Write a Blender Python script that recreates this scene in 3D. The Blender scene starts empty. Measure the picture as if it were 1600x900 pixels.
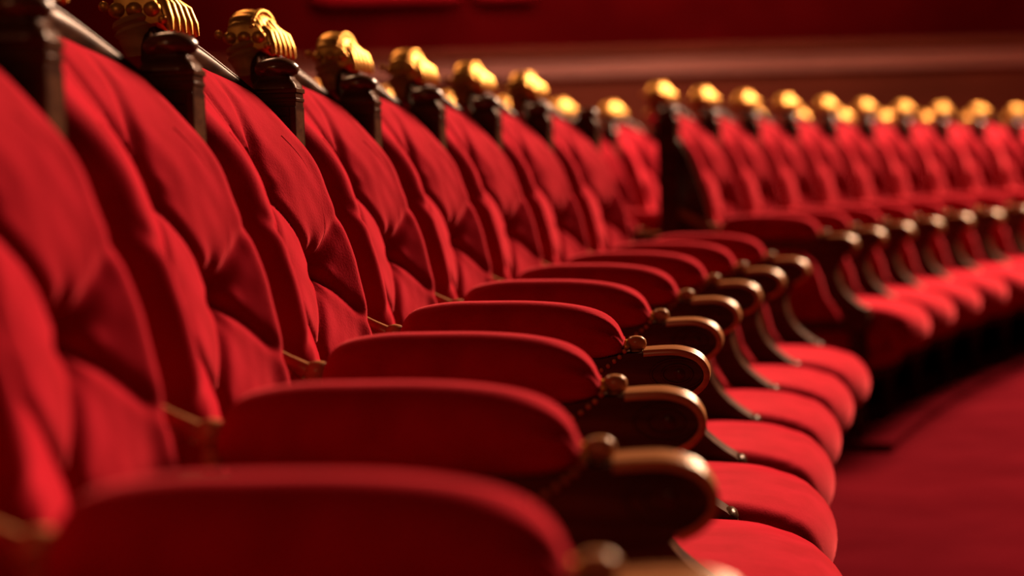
import bpy, bmesh, math, random
from mathutils import Vector, Matrix, noise

random.seed(4)
sc = bpy.context.scene
COL = sc.collection

# ------------------------------------------------------------------ camera
R_ROW = 18.838            # radius of the curved row of seats (metres)
W = 0.60                  # width of one seat along the row
CAM = Vector((0.4985, -1.922, 1.03))
YAW, PITCH, ROLL = -0.0661, 0.0594, -0.0303
right = Vector((math.cos(YAW), -math.sin(YAW), 0))
fwd = Vector((math.sin(YAW) * math.cos(PITCH), math.cos(YAW) * math.cos(PITCH), -math.sin(PITCH)))
up = Vector((math.sin(YAW) * math.sin(PITCH), math.cos(YAW) * math.sin(PITCH), math.cos(PITCH)))
r2 = math.cos(ROLL) * right + math.sin(ROLL) * up
u2 = math.cos(ROLL) * up - math.sin(ROLL) * right
cam_data = bpy.data.cameras.new('camera')
cam_data.sensor_width = 36.0
cam_data.lens = 67.5
cam_data.clip_start = 0.05
cam_data.dof.use_dof = True
cam_data.dof.focus_distance = 2.98
cam_data.dof.aperture_fstop = 2.1
cam = bpy.data.objects.new('camera', cam_data)
m = Matrix((r2, u2, -fwd)).transposed().to_4x4()
m.translation = CAM
cam.matrix_world = m
COL.objects.link(cam)
sc.camera = cam

# ------------------------------------------------------------------ exposure
sc.view_settings.view_transform = 'Standard'
sc.view_settings.look = 'None'
sc.view_settings.exposure = 0.0
sc.view_settings.gamma = 1.0
sc.view_settings.use_curve_mapping = False

# ------------------------------------------------------------------ world
world = bpy.data.worlds.new('hall_air')
sc.world = world
world.use_nodes = True
bg = world.node_tree.nodes['Background']
bg.inputs[0].default_value = (1.0, 0.42, 0.32, 1)
bg.inputs[1].default_value = 0.008


# ------------------------------------------------------------------ lamps of the hall, then added fill lights
def area(name, loc, target, size, power, color, size_y=None):
    d = bpy.data.lights.new(name, 'AREA')
    d.energy = power
    d.color = color
    d.size = size
    if size_y:
        d.shape = 'RECTANGLE'
        d.size_y = size_y
    o = bpy.data.objects.new(name, d)
    o.location = loc
    o.rotation_euler = (Vector(target) - Vector(loc)).to_track_quat('-Z', 'Y').to_euler()
    COL.objects.link(o)
    return o


area('hall_chandelier', (7.6, 18.0, 7.9), (0.3, 3.5, 0.8), 4.5, 23500, (1.0, 0.80, 0.64))
area('balcony_lamp', (-2.6, 8.5, 6.0), (0.4, 3.5, 0.6), 1.6, 420, (1.0, 0.66, 0.42))
area('stage_lamp', (8.0, 9.5, 4.6), (0.2, 3.0, 0.6), 0.30, 36, (1.0, 0.70, 0.5))
area('gilt_reflection_fill', (-0.8, -3.6, 3.6), (-0.2, 2.5, 1.2), 0.9, 20, (1.0, 0.60, 0.34))  # added fill; stands in for the lit hall that the gilding reflects
area('box_rail_fill', (-1.3, 12.6, 4.6), (-1.3, 14.4, 2.5), 0.3, 45, (1.0, 0.66, 0.46))  # added light to brighten the velvet box rails, no fixture of the boxes
area('wall_wash_fill', (0.5, 11.6, 4.4), (0.9, 15.0, 2.3), 1.5, 260, (1.0, 0.66, 0.46))  # unseen wash added to lift the far wall and moulding


# ------------------------------------------------------------------ materials
def mat(name, color, rough, metal=0.0, **kw):
    mt = bpy.data.materials.new(name)
    mt.use_nodes = True
    nt = mt.node_tree
    b = nt.nodes['Principled BSDF']
    b.inputs['Base Color'].default_value = (*color, 1)
    b.inputs['Roughness'].default_value = rough
    b.inputs['Metallic'].default_value = metal
    for k, v in kw.items():
        b.inputs[k.replace('_', ' ')].default_value = v
    return mt, nt, b


def noisy(nt, b, c1, c2, scale, bump=0.0, bscale=None, stretch=None, dist=0.002, detail=4):
    tc = nt.nodes.new('ShaderNodeTexCoord')
    mp = nt.nodes.new('ShaderNodeMapping')
    nt.links.new(tc.outputs['Object'], mp.inputs[0])
    if stretch:
        mp.inputs['Scale'].default_value = stretch
    n = nt.nodes.new('ShaderNodeTexNoise')
    n.inputs['Scale'].default_value = scale
    n.inputs['Detail'].default_value = detail
    nt.links.new(mp.outputs[0], n.inputs['Vector'])
    cr = nt.nodes.new('ShaderNodeValToRGB')
    cr.color_ramp.elements[0].position = 0.35
    cr.color_ramp.elements[1].position = 0.7
    cr.color_ramp.elements[0].color = (*c1, 1)
    cr.color_ramp.elements[1].color = (*c2, 1)
    nt.links.new(n.outputs['Fac'], cr.inputs[0])
    nt.links.new(cr.outputs[0], b.inputs['Base Color'])
    if bump:
        n2 = nt.nodes.new('ShaderNodeTexNoise')
        n2.inputs['Scale'].default_value = bscale or scale
        n2.inputs['Detail'].default_value = 3
        nt.links.new(mp.outputs[0], n2.inputs['Vector'])
        bp = nt.nodes.new('ShaderNodeBump')
        bp.inputs['Strength'].default_value = bump
        bp.inputs['Distance'].default_value = dist
        nt.links.new(n2.outputs['Fac'], bp.inputs['Height'])
        nt.links.new(bp.outputs[0], b.inputs['Normal'])


def varnish(nt, b, amount, rough, tint):
    """a thin waxed layer: a fixed share of glossy reflection over the matt wood"""
    b.inputs['Specular IOR Level'].default_value = 0.0
    g = nt.nodes.new('ShaderNodeBsdfGlossy')
    g.inputs['Color'].default_value = (*tint, 1)
    g.inputs['Roughness'].default_value = rough
    mx = nt.nodes.new('ShaderNodeMixShader')
    mx.inputs[0].default_value = amount
    nt.links.new(b.outputs[0], mx.inputs[1])
    nt.links.new(g.outputs[0], mx.inputs[2])
    out = [n for n in nt.nodes if n.type == 'OUTPUT_MATERIAL'][0]
    nt.links.new(mx.outputs[0], out.inputs['Surface'])


VELVET, nt, b = mat('red_velvet', (0.5, 0.006, 0.012), 0.8, Sheen_Weight=0.20, Sheen_Roughness=0.35)
b.inputs['Sheen Tint'].default_value = (1, 0.12, 0.11, 1)
b.inputs['Specular IOR Level'].default_value = 0.0
noisy(nt, b, (0.20, 0.0036, 0.007), (0.26, 0.0055, 0.011), 14, 0.25, 260)
WOOD, nt, b = mat('dark_walnut', (0.07, 0.022, 0.01), 0.42)
varnish(nt, b, 0.007, 0.22, (1, 0.72, 0.55))
noisy(nt, b, (0.022, 0.007, 0.004), (0.05, 0.016, 0.007), 22, 0.08, 60, (0.25, 1, 3))
POLISH, nt, b = mat('polished_walnut', (0.30, 0.11, 0.045), 0.36)
varnish(nt, b, 0.020, 0.25, (1, 0.72, 0.52))
noisy(nt, b, (0.20, 0.065, 0.022), (0.32, 0.11, 0.038), 22, 0.05, 60, (0.25, 1, 3))
KNOB, nt, b = mat('dark_gloss_walnut', (0.04, 0.012, 0.006), 0.26)
varnish(nt, b, 0.035, 0.22, (1, 0.78, 0.62))
noisy(nt, b, (0.03, 0.009, 0.005), (0.07, 0.022, 0.009), 22, 0.05, 60, (1, 1, 3))
GOLD, nt, b = mat('gilding', (0.3, 0.13, 0.02), 0.5)
varnish(nt, b, 0.27, 0.38, (1.0, 0.43, 0.10))
noisy(nt, b, (0.20, 0.075, 0.008), (0.34, 0.14, 0.018), 40, 0.3, 120)
CARPET, nt, b = mat('red_carpet', (0.22, 0.006, 0.010), 0.95, Specular_IOR_Level=0.0)
b.inputs['Sheen Tint'].default_value = (1, 0.2, 0.18, 1)
noisy(nt, b, (0.050, 0.0018, 0.0028), (0.066, 0.0025, 0.0038), 3, 0.5, 220)
WALLRED, nt, b = mat('dark_red_cloth', (0.14, 0.004, 0.006), 0.9, Specular_IOR_Level=0.0)
noisy(nt, b, (0.040, 0.0006, 0.0010), (0.055, 0.001, 0.0014), 2, 0.2, 30)
WALLWOOD, nt, b = mat('red_brown_panelling', (0.20, 0.032, 0.014), 0.8, Specular_IOR_Level=0.1)
noisy(nt, b, (0.085, 0.014, 0.006), (0.115, 0.019, 0.008), 1.2, 0.1, 10, (1, 1, 5))
MOULD, nt, b = mat('pinkish_moulding', (0.36, 0.10, 0.065), 0.6)
noisy(nt, b, (0.19, 0.048, 0.03), (0.26, 0.075, 0.05), 1.5, 0.1, 10, (0.6, 1, 8))


# ------------------------------------------------------------------ mesh helpers
def link(name, bm, mt, parent=None, smooth=True, bevel=0.0, angle=40, segs=2):
    me = bpy.data.meshes.new(name)
    bmesh.ops.recalc_face_normals(bm, faces=bm.faces)
    bm.to_mesh(me)
    bm.free()
    me.materials.append(mt)
    for p in me.polygons:
        p.use_smooth = smooth
    o = bpy.data.objects.new(name, me)
    COL.objects.link(o)
    if parent is not None:
        o.parent = parent
    if bevel:
        md = o.modifiers.new('bevel', 'BEVEL')
        md.width = bevel
        md.segments = segs
        md.limit_method = 'ANGLE'
        md.angle_limit = math.radians(angle)
        md.harden_normals = False
    if smooth:
        try:
            me.set_sharp_from_angle(angle=math.radians(50))
        except Exception:
            pass
    return o


def grid(bm, rows, close_u=False, cap=False):
    vs = [[bm.verts.new(p) for p in row] for row in rows]
    n = len(vs[0])
    for a in range(len(vs) - 1):
        for k in range(n if close_u else n - 1):
            k2 = (k + 1) % n
            bm.faces.new((vs[a][k], vs[a][k2], vs[a + 1][k2], vs[a + 1][k]))
    if cap:
        bm.faces.new(vs[0][::-1])
        bm.faces.new(vs[-1])
    return vs


def box(bm, x0, x1, y0, y1, z0, z1):
    grid(bm, [[(x0, y0, z), (x1, y0, z), (x1, y1, z), (x0, y1, z)] for z in (z0, z1)], True, True)


def lathe(bm, prof, origin=(0, 0, 0), axis='z', n=20, square=False):
    o = Vector(origin)
    rows = []
    for rad, h in prof:
        row = []
        for k in range(n):
            a = 2 * math.pi * (k + 0.5) / n
            c, s = math.cos(a), math.sin(a)
            if square:
                q = max(abs(c), abs(s))
                c, s = c / q, s / q
            r = max(rad, 0.0004)
            if axis == 'z':
                row.append(o + Vector((r * c, r * s, h)))
            elif axis == 'y':
                row.append(o + Vector((r * c, h, r * s)))
            else:
                row.append(o + Vector((h, r * c, r * s)))
        rows.append(row)
    grid(bm, rows, True, True)


def tube(bm, pts, rad, n=10):
    pts = [Vector(p) for p in pts]
    rows = []
    for i, p in enumerate(pts):
        d = (pts[min(i + 1, len(pts) - 1)] - pts[max(i - 1, 0)]).normalized()
        s = d.cross(Vector((0, 1, 0)))
        if s.length < 0.1:
            s = d.cross(Vector((1, 0, 0)))
        s.normalize()
        t = d.cross(s).normalized()
        r = rad[i] if isinstance(rad, (list, tuple)) else rad
        rows.append([p + r * (math.cos(2 * math.pi * k / n) * s + math.sin(2 * math.pi * k / n) * t) for k in range(n)])
    grid(bm, rows, True, True)


def ball(bm, c, r, sx=1, sy=1, sz=1, n=12):
    c = Vector(c)
    rows = []
    for i in range(n // 2 + 1):
        a = math.pi * i / (n // 2)
        rr = max(math.sin(a), 0.01)
        rows.append([c + Vector((sx * r * rr * math.cos(2 * math.pi * k / n), sy * r * rr * math.sin(2 * math.pi * k / n), sz * r * math.cos(a))) for k in range(n)])
    grid(bm, rows, True, True)


def extrude(bm, pts, y0, y1):
    """outline in x,z given a thickness along y"""
    grid(bm, [[(p[0], y, p[1]) for p in pts] for y in (y0, y1)], True, True)


def catmull(pts, n=5, closed=False):
    out = []
    L = len(pts)
    rng = range(L) if closed else range(L - 1)
    for i in rng:
        if closed:
            p = [pts[(i + k - 1) % L] for k in range(4)]
        else:
            p = [pts[max(i - 1, 0)], pts[i], pts[i + 1], pts[min(i + 2, L - 1)]]
        for k in range(n):
            t = k / n
            out.append(tuple(0.5 * (2 * p[1][c] + (p[2][c] - p[0][c]) * t + (2 * p[0][c] - 5 * p[1][c] + 4 * p[2][c] - p[3][c]) * t * t
                                    + (3 * p[1][c] - p[0][c] - 3 * p[2][c] + p[3][c]) * t ** 3) for c in range(len(p[0]))))
    if not closed:
        out.append(tuple(pts[-1]))
    return out


def interp(tab, x):
    if x <= tab[0][0]:
        return tab[0][1]
    for (a, fa), (b_, fb) in zip(tab, tab[1:]):
        if x <= b_:
            return fa + (fb - fa) * (x - a) / (b_ - a)
    return tab[-1][1]


def smoothtab(tab):
    """densify a table with a catmull curve"""
    return catmull(tab, 6)


# ------------------------------------------------------------------ curved row coordinates
def on_arc(r, s, z=0.0):
    """r metres towards the stage from the row line, s metres along the row"""
    th = s / R_ROW
    return Vector((R_ROW - (R_ROW - r) * math.cos(th), (R_ROW - r) * math.sin(th), z))


def structure(o):
    o['kind'] = 'structure'
    return o


# ------------------------------------------------------------------ the hall shell
bm = bmesh.new()
grid(bm, [[(-9, -4, z), (9, -4, z), (9, 17.5, z), (-9, 17.5, z)] for z in (-0.12, 0.0)], True, True)
structure(link('floor', bm, CARPET, smooth=False))

PLINTH = 0.03


def arc_slab(r0, r1, s0, s1, z0, z1, n=40):
    bm = bmesh.new()
    rows = []
    for i in range(n + 1):
        s = s0 + (s1 - s0) * i / n
        rows.append([on_arc(r0, s, z0), on_arc(r1, s, z0), on_arc(r1, s, z1), on_arc(r0, s, z1)])
    grid(bm, rows, True, True)
    return bm


G2 = 5.3015               # where the far run starts
structure(link('floor_plinth', arc_slab(-0.28, 0.70, G2 - 0.10, 12.3, 0, PLINTH), CARPET, smooth=False))
structure(link('floor_rear_step', arc_slab(-1.6, -0.32, 3.6, 14.4, 0, PLINTH), CARPET, smooth=False))

# far wall: a box front across the end of the hall
WL = Vector((-6.7, 13.81, 0))
WR = Vector((6.6, 15.35, 0))
wd = (WR - WL).normalized()
wn = Vector((wd.y, -wd.x, 0))          # towards the camera


def wall_strip(name, z0, z1, d0, d1, mt, zr=0.0, a=0.0, b_=1.0, bevel=0.0, kind=True, bow=0.0):
    bm = bmesh.new()
    rows = []
    n = 24
    for i in range(n + 1):
        t = a + (b_ - a) * i / n
        p = WL.lerp(WR, t)
        z = zr * t + bow * (t - .5) ** 2
        rows.append([p + wn * d0 + Vector((0, 0, z0 + z)), p + wn * d1 + Vector((0, 0, z0 + z)),
                     p + wn * d1 + Vector((0, 0, z1 + z)), p + wn * d0 + Vector((0, 0, z1 + z))])
    grid(bm, rows, True, True)
    o = link(name, bm, mt, smooth=False, bevel=bevel)
    if kind:
        structure(o)
    return o


wall_strip('wall_back', 0.0, 1.86, -0.25, 0.0, WALLWOOD)
wall_strip('trim_1', 1.83, 1.90, -0.25, 0.06, MOULD, bevel=0.015)
wall_strip('trim_2', 1.90, 2.00, -0.25, 0.03, MOULD, bevel=0.01)
wall_strip('trim_3', 2.00, 2.09, -0.25, 0.075, WALLWOOD, bevel=0.02)
wall_strip('wall_upper', 2.09, 3.6, -0.25, 0.0, WALLRED)


bm = bmesh.new()
box(bm, -6.85, -6.6, -4.0, 13.85, 0.0, 3.6)
structure(link('wall_left', bm, WALLRED, smooth=False))
bm = bmesh.new()
box(bm, -6.62, -6.54, -4.0, 13.80, 1.86, 2.05)
structure(link('trim_4', bm, MOULD, smooth=False, bevel=0.02))

# velvet padded rails of the boxes above the moulding
def box_rail(a, b_, z0, z1, d):
    bm = bmesh.new()
    rows = []
    n = 16
    for i in range(n + 1):
        t = a + (b_ - a) * i / n
        p = WL.lerp(WR, t)
        e = min(1, min(i, n - i) / 1.5)
        row = []
        for k in range(14):
            an = 2 * math.pi * k / 14
            row.append(p + wn * (d + (.03 + .05 * e) * math.cos(an)) + Vector((0, 0, (z0 + z1) / 2 + (z1 - z0) / 2 * (.5 + .5 * e) * math.sin(an))))
        rows.append(row)
    grid(bm, rows, True, True)
    return bm


for a, b_, lab in ((.340, .432, 'padded red velvet box rail at the top edge, left of two'), (.441, .480, 'padded red velvet box rail at the top edge, shorter right one')):
    o = link('box_rail', box_rail(a, b_, 2.485, 2.64, .07), VELVET)
    o['label'] = lab
    o['category'] = 'padded rail'
    o['group'] = 'velvet rails of the boxes'

# ------------------------------------------------------------------ armchair parts
# profiles are (height, forward) in metres; forward = towards the stage
RIDGE = smoothtab([(0.44, .065), (0.60, .052), (.70, .042), (.78, .030), (.86, .016), (.93, -.001), (1.0, -.026), (1.043, -.040), (1.077, -.058), (1.109, -.082), (1.155, -.121), (1.189, -.158), (1.25, -.225)])
CENTRE = smoothtab([(0.44, .050), (0.60, .045), (.70, .030), (.78, .004), (.86, -.018), (.93, -.038), (1.0, -.062), (1.043, -.080), (1.077, -.100), (1.109, -.122), (1.155, -.155), (1.189, -.180), (1.25, -.225)])
BUTTONS = [(0.0, 1.03), (-.095, .895), (.095, .895), (0.0, .755)]
CREASES = [((0, 1.03), (-.095, .895)), ((0, 1.03), (.095, .895)), ((-.095, .895), (0, .755)), ((.095, .895), (0, .755)),
           ((0, 1.03), (-.03, 1.24)), ((0, 1.03), (.10, 1.19)), ((0, 1.03), (-.10, 1.19)), ((.095, .895), (.23, .98)), ((-.095, .895), (-.23, .98)),
           ((.095, .895), (.22, .80)), ((-.095, .895), (-.22, .80)), ((0, .755), (.13, .62)), ((0, .755), (-.13, .62))]


def arch(t):
    """height of the upholstery top edge at t along the seat"""
    return 1.178 + 0.046 * math.cos(math.pi * max(-1, min(1, t / .30)) / 2) ** 1.3


def segdist(px, py, a, b_):
    ax, ay = a
    bx, by = b_
    dx, dy = bx - ax, by - ay
    q = max(0, min(1, ((px - ax) * dx + (py - ay) * dy) / (dx * dx + dy * dy)))
    return math.hypot(px - ax - q * dx, py - ay - q * dy), q


def cushion_front(t, h):
    w = min(1.0, abs(t) / .225)
    w = w * w * (3 - 2 * w)
    x = interp(CENTRE, h) * (1 - w) + interp(RIDGE, h) * w
    # pillows swell between the buttons
    x += .012 * (1 - w) * 1.0
    for bt, bh in BUTTONS:
        d = math.hypot(t - bt, h - bh)
        x -= .022 * math.exp(-(d / .026) ** 2) + .016 * math.exp(-(d / .070) ** 2)
    cm = 0
    for a, b_ in CREASES:
        d, q = segdist(t, h, a, b_)
        fade = 1 - .75 * q if (a in BUTTONS and b_ not in BUTTONS) else .7 + .3 * abs(2 * q - 1)
        cm = max(cm, fade * math.exp(-(d / .011) ** 2))
    x -= .0135 * cm
    for n_, (bt, bh) in enumerate(BUTTONS):
        d = math.hypot(t - bt, h - bh)
        x += .0026 * math.exp(-((d - .028) / .026) ** 2) * math.sin(6 * math.atan2(h - bh, t - bt) + 1.3 * n_ + 14 * d)
    x += .0035 * noise.noise(Vector((t * 9, h * 7, 3.1))) + .0015 * noise.noise(Vector((t * 30, h * 18, 1.1)))
    return x


def back_cushion_bm():
    bm = bmesh.new()
    NU, NV = 88, 120
    ys = .275
    rows = []
    for j in range(NV + 1):
        v = j / NV
        row = []
        for i in range(NU + 1):
            u = -1 + 2 * i / NU
            t = ys * math.copysign(abs(u) ** .85, u)
            top = arch(t)
            h = .46 + (top - .46) * v
            x = cushion_front(t, h)
            # round the side ridges and the top edge
            e = max(0.0, (abs(t) - (ys - .075)) / .075)
            x -= .058 * (1 - math.sqrt(max(0, 1 - e * e)))
            x += .012 * math.exp(-((abs(t) - .215) / .03) ** 2) * min(1, max(0, (1.16 - h) / .26))
            e = max(0.0, (h - (top - .028)) / .028)
            x -= .030 * (1 - math.sqrt(max(0, 1 - e * e)))
            row.append((x, t, h))
        rows.append(row)
    vs = grid(bm, rows)
    # side walls running back to the frame
    def skirt(loop, depth_fn):
        prev = loop
        for q in (.33, .66, 1.0):
            cur = []
            for v0 in loop:
                x, y, z = v0.co
                xb = depth_fn(y, z)
                cur.append(bm.verts.new((x + (xb - x) * q, y * (1 - .02 * q), z - (.006 * q if z > 1.1 else 0))))
            for a in range(len(loop) - 1):
                bm.faces.new((prev[a], prev[a + 1], cur[a + 1], cur[a]))
            prev = cur
        return prev
    back = lambda y, z: -.135 if z < .95 else -.135 - .10 * (1 - (abs(y) / .29) ** 2) * min(1, (z - .95) / .25) - (.045 * min(1, (z - .95) / .25))
    skirt([r[0] for r in vs], back)
    skirt([r[-1] for r in vs], back)
    skirt(vs[-1], back)
    return bm


def seat_bm():
    bm = bmesh.new()
    top = smoothtab([(.02, .475), (.15, .485), (.35, .490), (.54, .486), (.63, .481), (.70, .465), (.745, .432), (.763, .39), (.755, .345), (.74, .325)])
    # walk the profile from the back to the lower front
    rows = []
    prof = catmull([(.03, .40), (.03, .46), (.10, .482), (.25, .489), (.42, .489), (.56, .485), (.65, .479), (.71, .461), (.748, .430), (.764, .39), (.757, .348), (.735, .325), (.70, .318)], 4)
    N = 40
    for (x, z) in prof:
        row = []
        hw = .262 if x < .61 else .262 + .014 * min(1, (x - .61) / .06)
        for i in range(N + 1):
            u = -1 + 2 * i / N
            t = hw * math.copysign(abs(u) ** .8, u)
            e = max(0, (abs(t) / hw - .76) / .24)
            k = 1 - math.sqrt(max(0, 1 - e * e))
            crown = .012 * (1 - (t / hw) ** 2)
            xx = x - (.05 * k + .035 * (t / hw) ** 2) * max(0, min(1, (x - .45) / .2)) + (.012 if x > .7 else 0) * (1 - (t / hw) ** 2)
            zz = z - .040 * k * (1 if z > .42 else .0) + (crown - .008 if z > .45 else 0)
            row.append((xx, t, zz + .002 * noise.noise(Vector((xx * 8, t * 8, 0)))))
        rows.append(row)
    vs = grid(bm, rows)
    # side walls
    for side in (0, -1):
        loop = [r[side] for r in vs]
        low = [bm.verts.new((v.co.x, v.co.y, min(v.co.z, .33))) for v in loop]
        for a in range(len(loop) - 1):
            bm.faces.new((loop[a], loop[a + 1], low[a + 1], low[a]))
    return bm


def apron_bm():
    """upholstered skirt under the seat, following its bowed front"""
    bm = bmesh.new()
    rows = []
    for z, ins in ((.335, .015), (.29, .05), (.255, .075)):
        row = []
        for i in range(17):
            u = -1 + 2 * i / 16
            row.append((.735 - .03 * u * u - .04 * max(0, abs(u) - .8) / .2 - ins, .262 * u, z))
        row += [(.06, .262, z), (.06, -.262, z)]
        rows.append(row)
    grid(bm, rows, True, True)
    return bm


def seat_rail_bm():
    bm = bmesh.new()
    rows = []
    for z, ins in ((.215, .085), (.223, .078), (.247, .078), (.255, .085)):
        row = []
        for i in range(17):
            u = -1 + 2 * i / 16
            row.append((.735 - .03 * u * u - .04 * max(0, abs(u) - .8) / .2 - ins, .264 * u, z))
        row += [(.06, .264, z), (.06, -.264, z)]
        rows.append(row)
    grid(bm, rows, True, True)
    return bm


# --- arm, built in its own frame: y = 0 is the plane between two seats
PAD_TOP = smoothtab([(.070, .772), (.078, .797), (.100, .815), (.150, .824), (.22, .825), (.31, .822), (.37, .813), (.405, .800), (.425, .782), (.434, .762)])


def pad_bm():
    bm = bmesh.new()
    rows = []
    NS, N = 44, 36
    x0, x1 = .070, .436
    for j in range(NS + 1):
        q = j / NS
        q = .5 - .5 * math.cos(math.pi * q)
        x = x0 + (x1 - x0) * q
        top = interp(PAD_TOP, x)
        bot = .722 + .014 * max(0, (x - .38) / .056) ** 2 + .03 * max(0, (.10 - x) / .03) ** 2
        e0 = min(1, (x - x0) / .030)
        e1 = min(1, (x1 - x) / .040)
        hw = .053 * (math.sqrt(1 - (1 - e0) ** 2) * .55 + .45) * (math.sqrt(1 - (1 - e1) ** 2) * .62 + .38)
        zc = (top + bot) / 2
        hz = max((top - bot) / 2, .008)
        row = []
        fr = max(0, (x - .36) / .075)
        for k in range(N):
            a = 2 * math.pi * k / N
            c, s = math.cos(a), math.sin(a)
            n = 2.05
            cy = math.copysign(abs(c) ** (2 / n), c)
            cz = math.copysign(abs(s) ** (2 / n), s)
            pl = 1 + .11 * fr ** 1.3 * math.cos(8 * a + 1) * (1 if abs(c) > .3 else .4) + .015 * noise.noise(Vector((x * 12, a * 1.5, 0)))
            px = x - .020 * fr * (1 - abs(s)) * 0
            row.append((px, hw * cy * pl, zc + hz * cz * (1 + (pl - 1) * .7)))
        rows.append(row)
    grid(bm, rows, True, True)
    return bm


FRAME = ([(-.085, .735), (.08, .730), (.40, .730), (.44, .738)] +
         catmull([(.466, .7385), (.522, .740), (.547, .732), (.560, .720), (.5645, .705), (.561, .690), (.547, .676), (.528, .664), (.510, .645), (.500, .622),
                  (.500, .595), (.511, .561), (.532, .530), (.567, .499), (.600, .476), (.613, .452), (.610, .430), (.604, .412)], 4) +
         [(.604, .398), (-.085, .398), (-.085, .432), (.50, .434)] +
         catmull([(.535, .440), (.508, .468), (.478, .503), (.458, .548), (.440, .610), (.415, .655), (.37, .685), (.30, .695)], 4) +
         [(-.085, .700)])


def arm_frame_bm():
    bm = bmesh.new()
    # the outline is split in a top run and a bottom run so that every face is convex enough
    f = bm.faces.new([bm.verts.new((p[0], -.036, p[1])) for p in FRAME])
    r = bmesh.ops.extrude_face_region(bm, geom=[f])
    for v in [e for e in r['geom'] if isinstance(e, bmesh.types.BMVert)]:
        v.co.y = .036
    bmesh.ops.triangulate(bm, faces=[f for f in bm.faces if len(f.verts) > 4])
    # ball stop and bulge at the foot of the sweep
    ball(bm, (.599, 0, .470), .0135, sy=3.0)
    return bm


def scroll_trim_bm():
    """grooved strip over the scroll, rolling round its nose"""
    bm = bmesh.new()
    path = catmull([(.468, .737), (.495, .7385), (.522, .7380), (.546, .731), (.560, .720), (.567, .704), (.563, .688), (.548, .674), (.530, .666)], 5)
    rows = []
    sec = []
    for k in range(25):
        q = -1 + 2 * k / 24
        hgt = .0030 + .0028 * abs(math.sin(q * math.pi * 1.5)) - (.004 if abs(q) > .97 else 0)
        sec.append((q * .041, hgt))
    for i, (x, z) in enumerate(path):
        a = path[max(0, i - 1)]
        c = path[min(len(path) - 1, i + 1)]
        d = Vector((c[0] - a[0], c[1] - a[1])).normalized()
        n = Vector((-d.y, d.x))
        row = [(x + n.x * h, y, z + n.y * h) for y, h in sec]
        row += [(x - n.x * .004, .041, z - n.y * .004), (x - n.x * .004, -.041, z - n.y * .004)]
        rows.append(row)
    grid(bm, rows, True, True)
    return bm


def scroll_carving_bm(side):
    """concentric stadium rings and a boss carved on one cheek of the scroll"""
    bm = bmesh.new()
    if True:
        for k, (a, b_) in enumerate(((.026, .024), (.016, .015))):
            pts = []
            for q in range(29):
                th = 2 * math.pi * q / 28
                pts.append((.527 + (a + .008 * (2 - k)) * math.cos(th) - .006, side * .037, .704 + b_ * math.sin(th)))
            tube(bm, pts, .0022, 6)
        lathe(bm, [(.009, .034 * side), (.009, .038 * side), (.004, .041 * side)], (.524, 0, .704), 'y', 14)
    return bm


def arm_knob_bm():
    bm = bmesh.new()
    lathe(bm, [(.013, .722), (.013, .732), (.0105, .736), (.0105, .741), (.0150, .744), (.0168, .750), (.0155, .757), (.010, .762), (.003, .7635)], (.4545, 0, 0), 'z', 20)
    return bm


def arm_collar_bm():
    bm = bmesh.new()
    ball(bm, (.4395, 0, .7505), .0075, sy=2.4)
    ball(bm, (.4395, .018, .747), .006)
    ball(bm, (.4395, -.018, .747), .006)
    return bm


def beads_bm(side):
    bm = bmesh.new()
    if True:
        pts = catmull([(.438, .742), (.430, .733), (.418, .724), (.404, .714), (.388, .7085), (.36, .706)], 4)
        d = 0
        last = None
        for p in pts:
            if last is None or math.hypot(p[0] - last[0], p[1] - last[1]) > .0095:
                ball(bm, (p[0], side * .038, p[1]), .0042, n=8)
                last = p
        for k in range(22):
            ball(bm, (.35 - .012 * k, side * .038, .706), .0040, n=8)
    return bm


def side_panel_bm():
    bm = bmesh.new()
    rows = []
    outline = [(-.08, .43), (.51, .43), (.48, .475), (.452, .52), (.435, .585), (.41, .64), (.36, .68), (.28, .698), (-.08, .705)]
    ctr = (.2, .56)
    for y, sc_ in ((-.026, .80), (-.018, 1.0), (.018, 1.0), (.026, .80)):
        rows.append([(ctr[0] + (p[0] - ctr[0]) * sc_, y, ctr[1] + (p[1] - ctr[1]) * sc_) for p in outline])
    grid(bm, rows, True, True)
    return bm


def back_scroll_bm():
    """turned bar and ball that tie the arm to the back post"""
    bm = bmesh.new()
    tube(bm, [(-.09, 0, .845), (-.05, 0, .826), (-.01, 0, .806), (.02, 0, .790), (.045, 0, .776)], [.013, .011, .0095, .0095, .012], 12)
    tube(bm, [(-.09, -.022, .832), (-.05, -.022, .815), (-.01, -.022, .795), (.03, -.022, .775)], .005, 8)
    lathe(bm, [(.012, .735), (.012, .755), (.011, .760), (.0175, .766), (.0195, .774), (.0175, .782), (.010, .788), (.002, .790)], (.060, 0, 0), 'z', 18)
    return bm


def end_panel_bm(side):
    """solid dark board closing the outer side of the first back of a run"""
    bm = bmesh.new()
    pts = [(-.155, .40), (.055, .40), (.055, .70), (.030, .80), (.010, .88), (-.020, .97), (-.050, 1.05), (-.095, 1.13), (-.155, 1.17)]
    y = side * .300
    rows = []
    for yy, sc_ in ((y - .007, .97), (y - .004, 1.0), (y + .004, 1.0), (y + .007, .97)):
        rows.append([(-.05 + (p[0] + .05) * sc_, yy, .8 + (p[1] - .8) * sc_) for p in pts])
    grid(bm, rows, True, True)
    return bm


def front_leg_bm():
    bm = bmesh.new()
    lathe(bm, [(.030, .398), (.030, .33), (.036, .322), (.036, .312), (.026, .30), (.032, .25), (.030, .18), (.020, .075), (.027, .065), (.027, .05), (.018, .038), (.022, .02), (.016, .0)], (.565, 0, 0), 'z', 20)
    return bm


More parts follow.
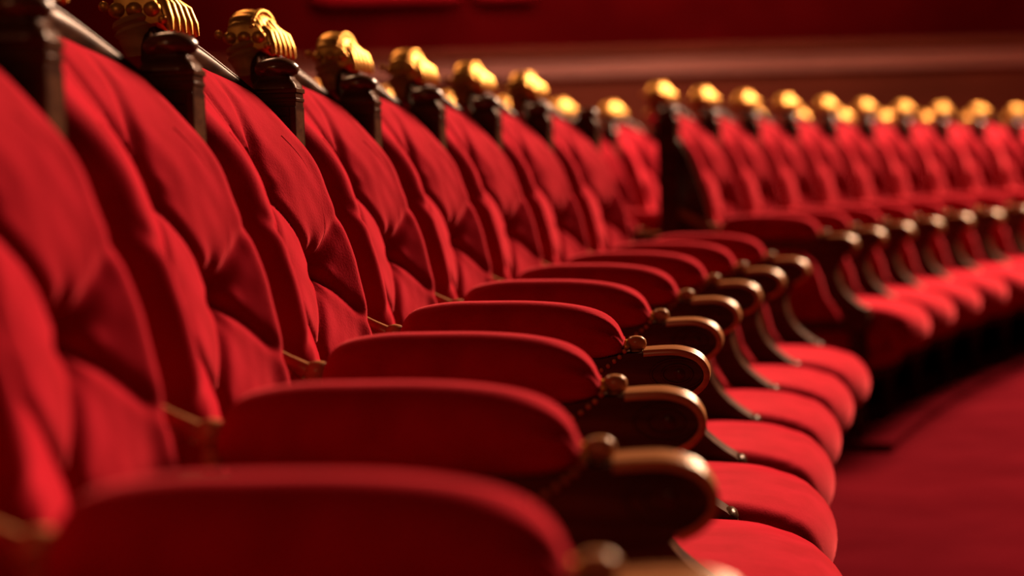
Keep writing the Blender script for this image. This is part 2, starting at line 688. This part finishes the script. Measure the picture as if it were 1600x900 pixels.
def post_bm():
    bm = bmesh.new()
    cx = -.122
    box(bm, cx - .036, cx + .036, -.027, .027, 0.0, 1.172)
    # moulded abacus
    for z0, z1, g in ((1.158, 1.164, .0375), (1.172, 1.180, .0385), (1.164, 1.172, .0362)):
        box(bm, cx - g, cx + g, .009 - g, g - .009, z0, z1)
    # raised frame of the sunk panel on the faces the hall sees
    for sy in (-1, 1):
        y0, y1 = (sy * .027, sy * .031)
        a, b_ = min(y0, y1), max(y0, y1)
        box(bm, cx - .036, cx - .026, a, b_, .86, 1.150)
        box(bm, cx + .026, cx + .036, a, b_, .86, 1.150)
        box(bm, cx - .026, cx + .026, a, b_, 1.135, 1.150)
        box(bm, cx - .026, cx + .026, a, b_, .86, .875)
        box(bm, cx - .012, cx + .012, min(sy * .027, sy * .029), max(sy * .027, sy * .029), .90, 1.110)
    return bm


def post_cap_bm():
    bm = bmesh.new()
    cx = -.122
    lathe(bm, [(.036, 1.179), (.0345, 1.186), (.030, 1.192), (.0265, 1.196), (.0255, 1.200)], (cx, 0, 0), 'z', 4 * 6, square=True)
    return bm


def post_knob_bm():
    bm = bmesh.new()
    cx = -.122
    lathe(bm, [(.024, 1.197), (.026, 1.201), (.033, 1.204), (.0365, 1.210), (.0360, 1.217), (.030, 1.224), (.019, 1.229), (.007, 1.2315), (.001, 1.232)], (cx, 0, 0), 'z', 28)
    return bm


def crest_x(t):
    c = math.cos(math.pi * t / .6)
    return -.140 - .078 * max(0, c) ** 1.1


def crest_z(t):
    return 1.148 + .102 * max(0, math.cos(math.pi * t / .6)) ** 1.1


def crest_rail_bm():
    bm = bmesh.new()
    rows = []
    N = 30
    for i in range(N + 1):
        t = -.268 + .536 * i / N
        x, z = crest_x(t), crest_z(t)
        sec = [(.010, -.036), (.012, -.012), (.010, .002), (.007, .008), (.003, .0115), (-.006, .0125), (-.011, .008), (-.014, .0), (-.016, -.036)]
        rows.append([(x + a, t, z + b_) for a, b_ in sec])
    grid(bm, rows, True, True)
    # ridge bead along the upper edge
    tube(bm, [(crest_x(-.268 + .536 * i / N) - .001, -.268 + .536 * i / N, crest_z(-.268 + .536 * i / N) + .012) for i in range(N + 1)], .0045, 8)
    return bm


def back_board_bm():
    bm = bmesh.new()
    rows = []
    for j in range(13):
        z = .20 + (1.20 - .20) * j / 12
        row = []
        for i in range(17):
            t = -.271 + .542 * i / 16
            lean = 0 if z < .95 else ((z - .95) / .25) ** 1.5
            zz = min(z, crest_z(t) - .01)
            row.append((-.136 - lean * .088 * max(0, math.cos(math.pi * t / .6)), t, zz if j == 12 else min(z, zz)))
        rows.append(row)
    vs = grid(bm, rows)
    r = bmesh.ops.extrude_face_region(bm, geom=list(bm.faces))
    for v in [e for e in r['geom'] if isinstance(e, bmesh.types.BMVert)]:
        v.co.x -= .016
    return bm


def crest_ornament_bm():
    """gilt shell: ribbed fan that rolls over the middle of the crest rail"""
    bm = bmesh.new()
    rows = []
    NT, NA = 42, 22
    for i in range(NT + 1):
        q = -1 + 2 * i / NT
        t = .082 * q
        arc_ = math.sqrt(max(0, 1 - (q * .93) ** 2))
        rib = .0035 * abs(math.sin(q * math.pi * 3.5))
        top = 1.283 + .052 * arc_ + rib
        bot = 1.262 - .012 * (1 - abs(q)) 
        row = []
        for k in range(NA):
            a = 2 * math.pi * k / NA
            c, s = math.cos(a), math.sin(a)
            cx = math.copysign(abs(c) ** .75, c)
            sz = math.copysign(abs(s) ** .75, s)
            hx = .030 + rib * .8 + (.004 if s < -.3 else 0)
            zc, hz = (top + bot) / 2, (top - bot) / 2
            row.append((-.238 + hx * cx + .010 * sz * -1 + .012 * (1 - arc_), t, zc + hz * sz))
        rows.append(row)
    grid(bm, rows, True, True)
    # lobes of the side volutes
    for sy in (-1, 1):
        for k in range(3):
            ball(bm, (-.262 + .026 * k, sy * .080, 1.283), .0135, sx=1.0, sy=.9, sz=.85)
        ball(bm, (-.205, sy * .072, 1.276), .009)
        ball(bm, (-.196, sy * .078, 1.268), .007)
        ball(bm, (-.285, sy * .070, 1.290), .008)
    # beaded rim over the fan
    for k in range(19):
        q = -1 + 2 * k / 18
        ball(bm, (-.222, .080 * q, 1.284 + .050 * math.sqrt(max(0, 1 - (q * .93) ** 2))), .0052, n=8)
    # drooping leaves on the front face
    for k in (-2, -1, 0, 1, 2):
        tube(bm, [(-.214, .026 * k, 1.318 - .006 * abs(k)), (-.200, .030 * k, 1.290), (-.192, .033 * k, 1.268), (-.186, .034 * k, 1.252)], [.006, .011, .010, .004], 10)
    return bm


def crest_bracket_bm(sy):
    """glossy turned console carrying one end of the shell"""
    bm = bmesh.new()
    pts = []
    rad = []
    prof = [(0, .026), (.08, .030), (.14, .026), (.20, .031), (.28, .027), (.40, .026), (.55, .024), (.70, .022), (.85, .021), (1.0, .016), (1.06, .006)]
    for q, r in prof:
        pts.append((-.246 + .030 * q, sy * .070, 1.272 - .092 * q))
        rad.append(r)
    tube(bm, pts, rad, 18)
    return bm


def button_bm(bt, bh):
    bm = bmesh.new()
    ball(bm, (cushion_front(bt, bh) + .001, bt, bh), .008, sx=.5)
    return bm


def seam_bm(side):
    """double stitched seam with a little raised welt"""
    bm = bmesh.new()
    pts = catmull([(side * .155, 1.10), (side * .172, 1.05), (side * .170, .99), (side * .145, .935), (side * .105, .90)], 8)
    tube(bm, [(cushion_front(t, h) - .0007, t, h) for t, h in pts], .0014, 6)
    return bm


# ------------------------------------------------------------------ chairs
def thing(name, label, cat, group, loc, rz):
    o = bpy.data.objects.new(name, None)
    o.empty_display_size = .1
    COL.objects.link(o)
    o.location = loc
    o.rotation_euler = (0, 0, rz)
    o['label'] = label
    o['category'] = cat
    o['group'] = group
    return o


def place_arm_part(o, side):
    """arm planes are half a seat away along the arc"""
    half = W / 2 / R_ROW
    p = on_arc(0, side * W / 2)
    o.location = p
    o.rotation_euler = (0, 0, -side * half)
    return o


def make_arm(parent, side):
    parts = []
    def P(name, bm, mt, **kw):
        o = link(name, bm, mt, parent, **kw)
        place_arm_part(o, side)
        parts.append(o)
        return o
    def S(name, bm, mt, par, label=None, **kw):
        o = link(name, bm, mt, par, **kw)
        if label:
            o['label'] = label
        return o
    P('arm_pad', pad_bm(), VELVET)
    fr = P('arm_frame', arm_frame_bm(), WOOD, bevel=.004)
    S('scroll_trim', scroll_trim_bm(), POLISH, fr, 'lighter brown grooved strip')
    for sd in (-1, 1):
        S('scroll_carving', scroll_carving_bm(sd), WOOD, fr)
        S('beading', beads_bm(sd), POLISH, fr)
    S('arm_knob', arm_knob_bm(), POLISH, fr)
    S('arm_collar', arm_collar_bm(), GOLD, fr, 'small gilt collar')
    P('side_panel', side_panel_bm(), VELVET)
    P('back_scroll', back_scroll_bm(), POLISH)
    P('leg', front_leg_bm(), WOOD)
    po = P('post', post_bm(), WOOD, bevel=.0025)
    cp = S('post_cap', post_cap_bm(), WOOD, po)
    S('post_knob', post_knob_bm(), KNOB, po, 'rounded polished knob')
    return parts


def make_chair():
    root = thing('armchair', '', 'chair', '', (0, 0, 0), 0)
    bc = link('backrest_cushion', back_cushion_bm(), VELVET, root)
    for bt, bh in BUTTONS:
        link('tuft_button', button_bm(bt, bh), VELVET, bc)
    for sd in (-1, 1):
        link('seam', seam_bm(sd), VELVET, bc)
    link('seat_cushion', seat_bm(), VELVET, root)
    link('seat_skirt', apron_bm(), VELVET, root)
    link('seat_rail', seat_rail_bm(), WOOD, root, bevel=.003)
    link('crest_rail', crest_rail_bm(), WOOD, root)
    link('back_board', back_board_bm(), WOOD, root)
    orn = link('crest_ornament', crest_ornament_bm(), GOLD, root)
    orn['label'] = 'gilt shell ornament'
    for sy in (-1, 1):
        link('crest_bracket', crest_bracket_bm(sy), POLISH, orn)
    make_arm(root, 1)
    return root


def children(o):
    return [c for c in CHILD.get(o.name, [])]


proto = make_chair()
# spare near-side arm for the seat that opens each run
arm_root = bpy.data.objects.new('arm_holder', None)
near_parts = make_arm(arm_root, -1)
near_parts.append(link('end_panel', end_panel_bm(-1), WOOD, arm_root))
CHILD = {}
for o in COL.objects:
    if o.parent is not None:
        CHILD.setdefault(o.parent.name, []).append(o)


def copy_tree(o, parent=None):
    c = o.copy()
    COL.objects.link(c)
    if parent is not None:
        c.parent = parent
    for ch in CHILD.get(o.name, []):
        copy_tree(ch, c)
    return c


ORD = ['first', 'second', 'third', 'fourth', 'fifth', 'sixth', 'seventh', 'eighth', 'ninth', 'tenth', 'eleventh', 'twelfth',
       'thirteenth', 'fourteenth', 'fifteenth', 'sixteenth', 'seventeenth', 'eighteenth']
used = [False]


def put_chair(s_mid, r_off, z, label, group, first=False):
    if not used[0]:
        c = proto
        used[0] = True
    else:
        c = copy_tree(proto)
    th = s_mid / R_ROW
    c.location = on_arc(r_off, s_mid, z)
    c.rotation_euler = (0, 0, -th)
    c['label'] = label
    c['group'] = group
    if first:
        for p in near_parts:
            copy_tree(p, c)
    return c


near_labels = [
    'blurred red velvet armchair cut off by the left edge, nearest of all',
    'red velvet armchair with the nearest fully seen armrest, its gilt crest out of frame',
    'red velvet armchair with tall dark post at the top left corner beside it',
    'sharp tufted red velvet armchair whose gilt crest touches the top edge',
    'red velvet armchair just beyond the one in sharpest focus, near run',
    'red velvet armchair fourth from the far end of the near run',
    'red velvet armchair third from the far end of the near run',
    'red velvet armchair second from the far end of the near run',
    'red velvet armchair at the far end of the near run, by the gap',
]
for n, k in enumerate(range(-1, 8)):
    put_chair((k - .5) * W, 0, 0, near_labels[n], 'armchairs in the near run of the front row', first=(n == 0))
for n in range(11):
    lab = 'blurred red velvet armchair in the far run of the front row, %s from the gap' % ORD[n]
    if n == 0:
        lab = 'blurred red velvet armchair that opens the far run, dark side post facing the gap'
    put_chair((7.5 + n) * W + 1.1015, 0, PLINTH, lab, 'armchairs in the far run of the front row', first=(n == 0))
for n in range(16):
    s = 4.30 + .6 * n + (.10 * max(0, 1 - n / 6))
    lab = 'out of focus gilt crested armchair in the rear row, %s from the left' % ORD[n]
    put_chair(s, -.86, PLINTH, lab, 'armchairs in the rear row', first=(n == 0))

# the spare arm itself is not part of the hall
for p in list(near_parts):
    for ch in CHILD.get(p.name, []):
        bpy.data.objects.remove(ch)
    bpy.data.objects.remove(p)
bpy.data.objects.remove(arm_root)
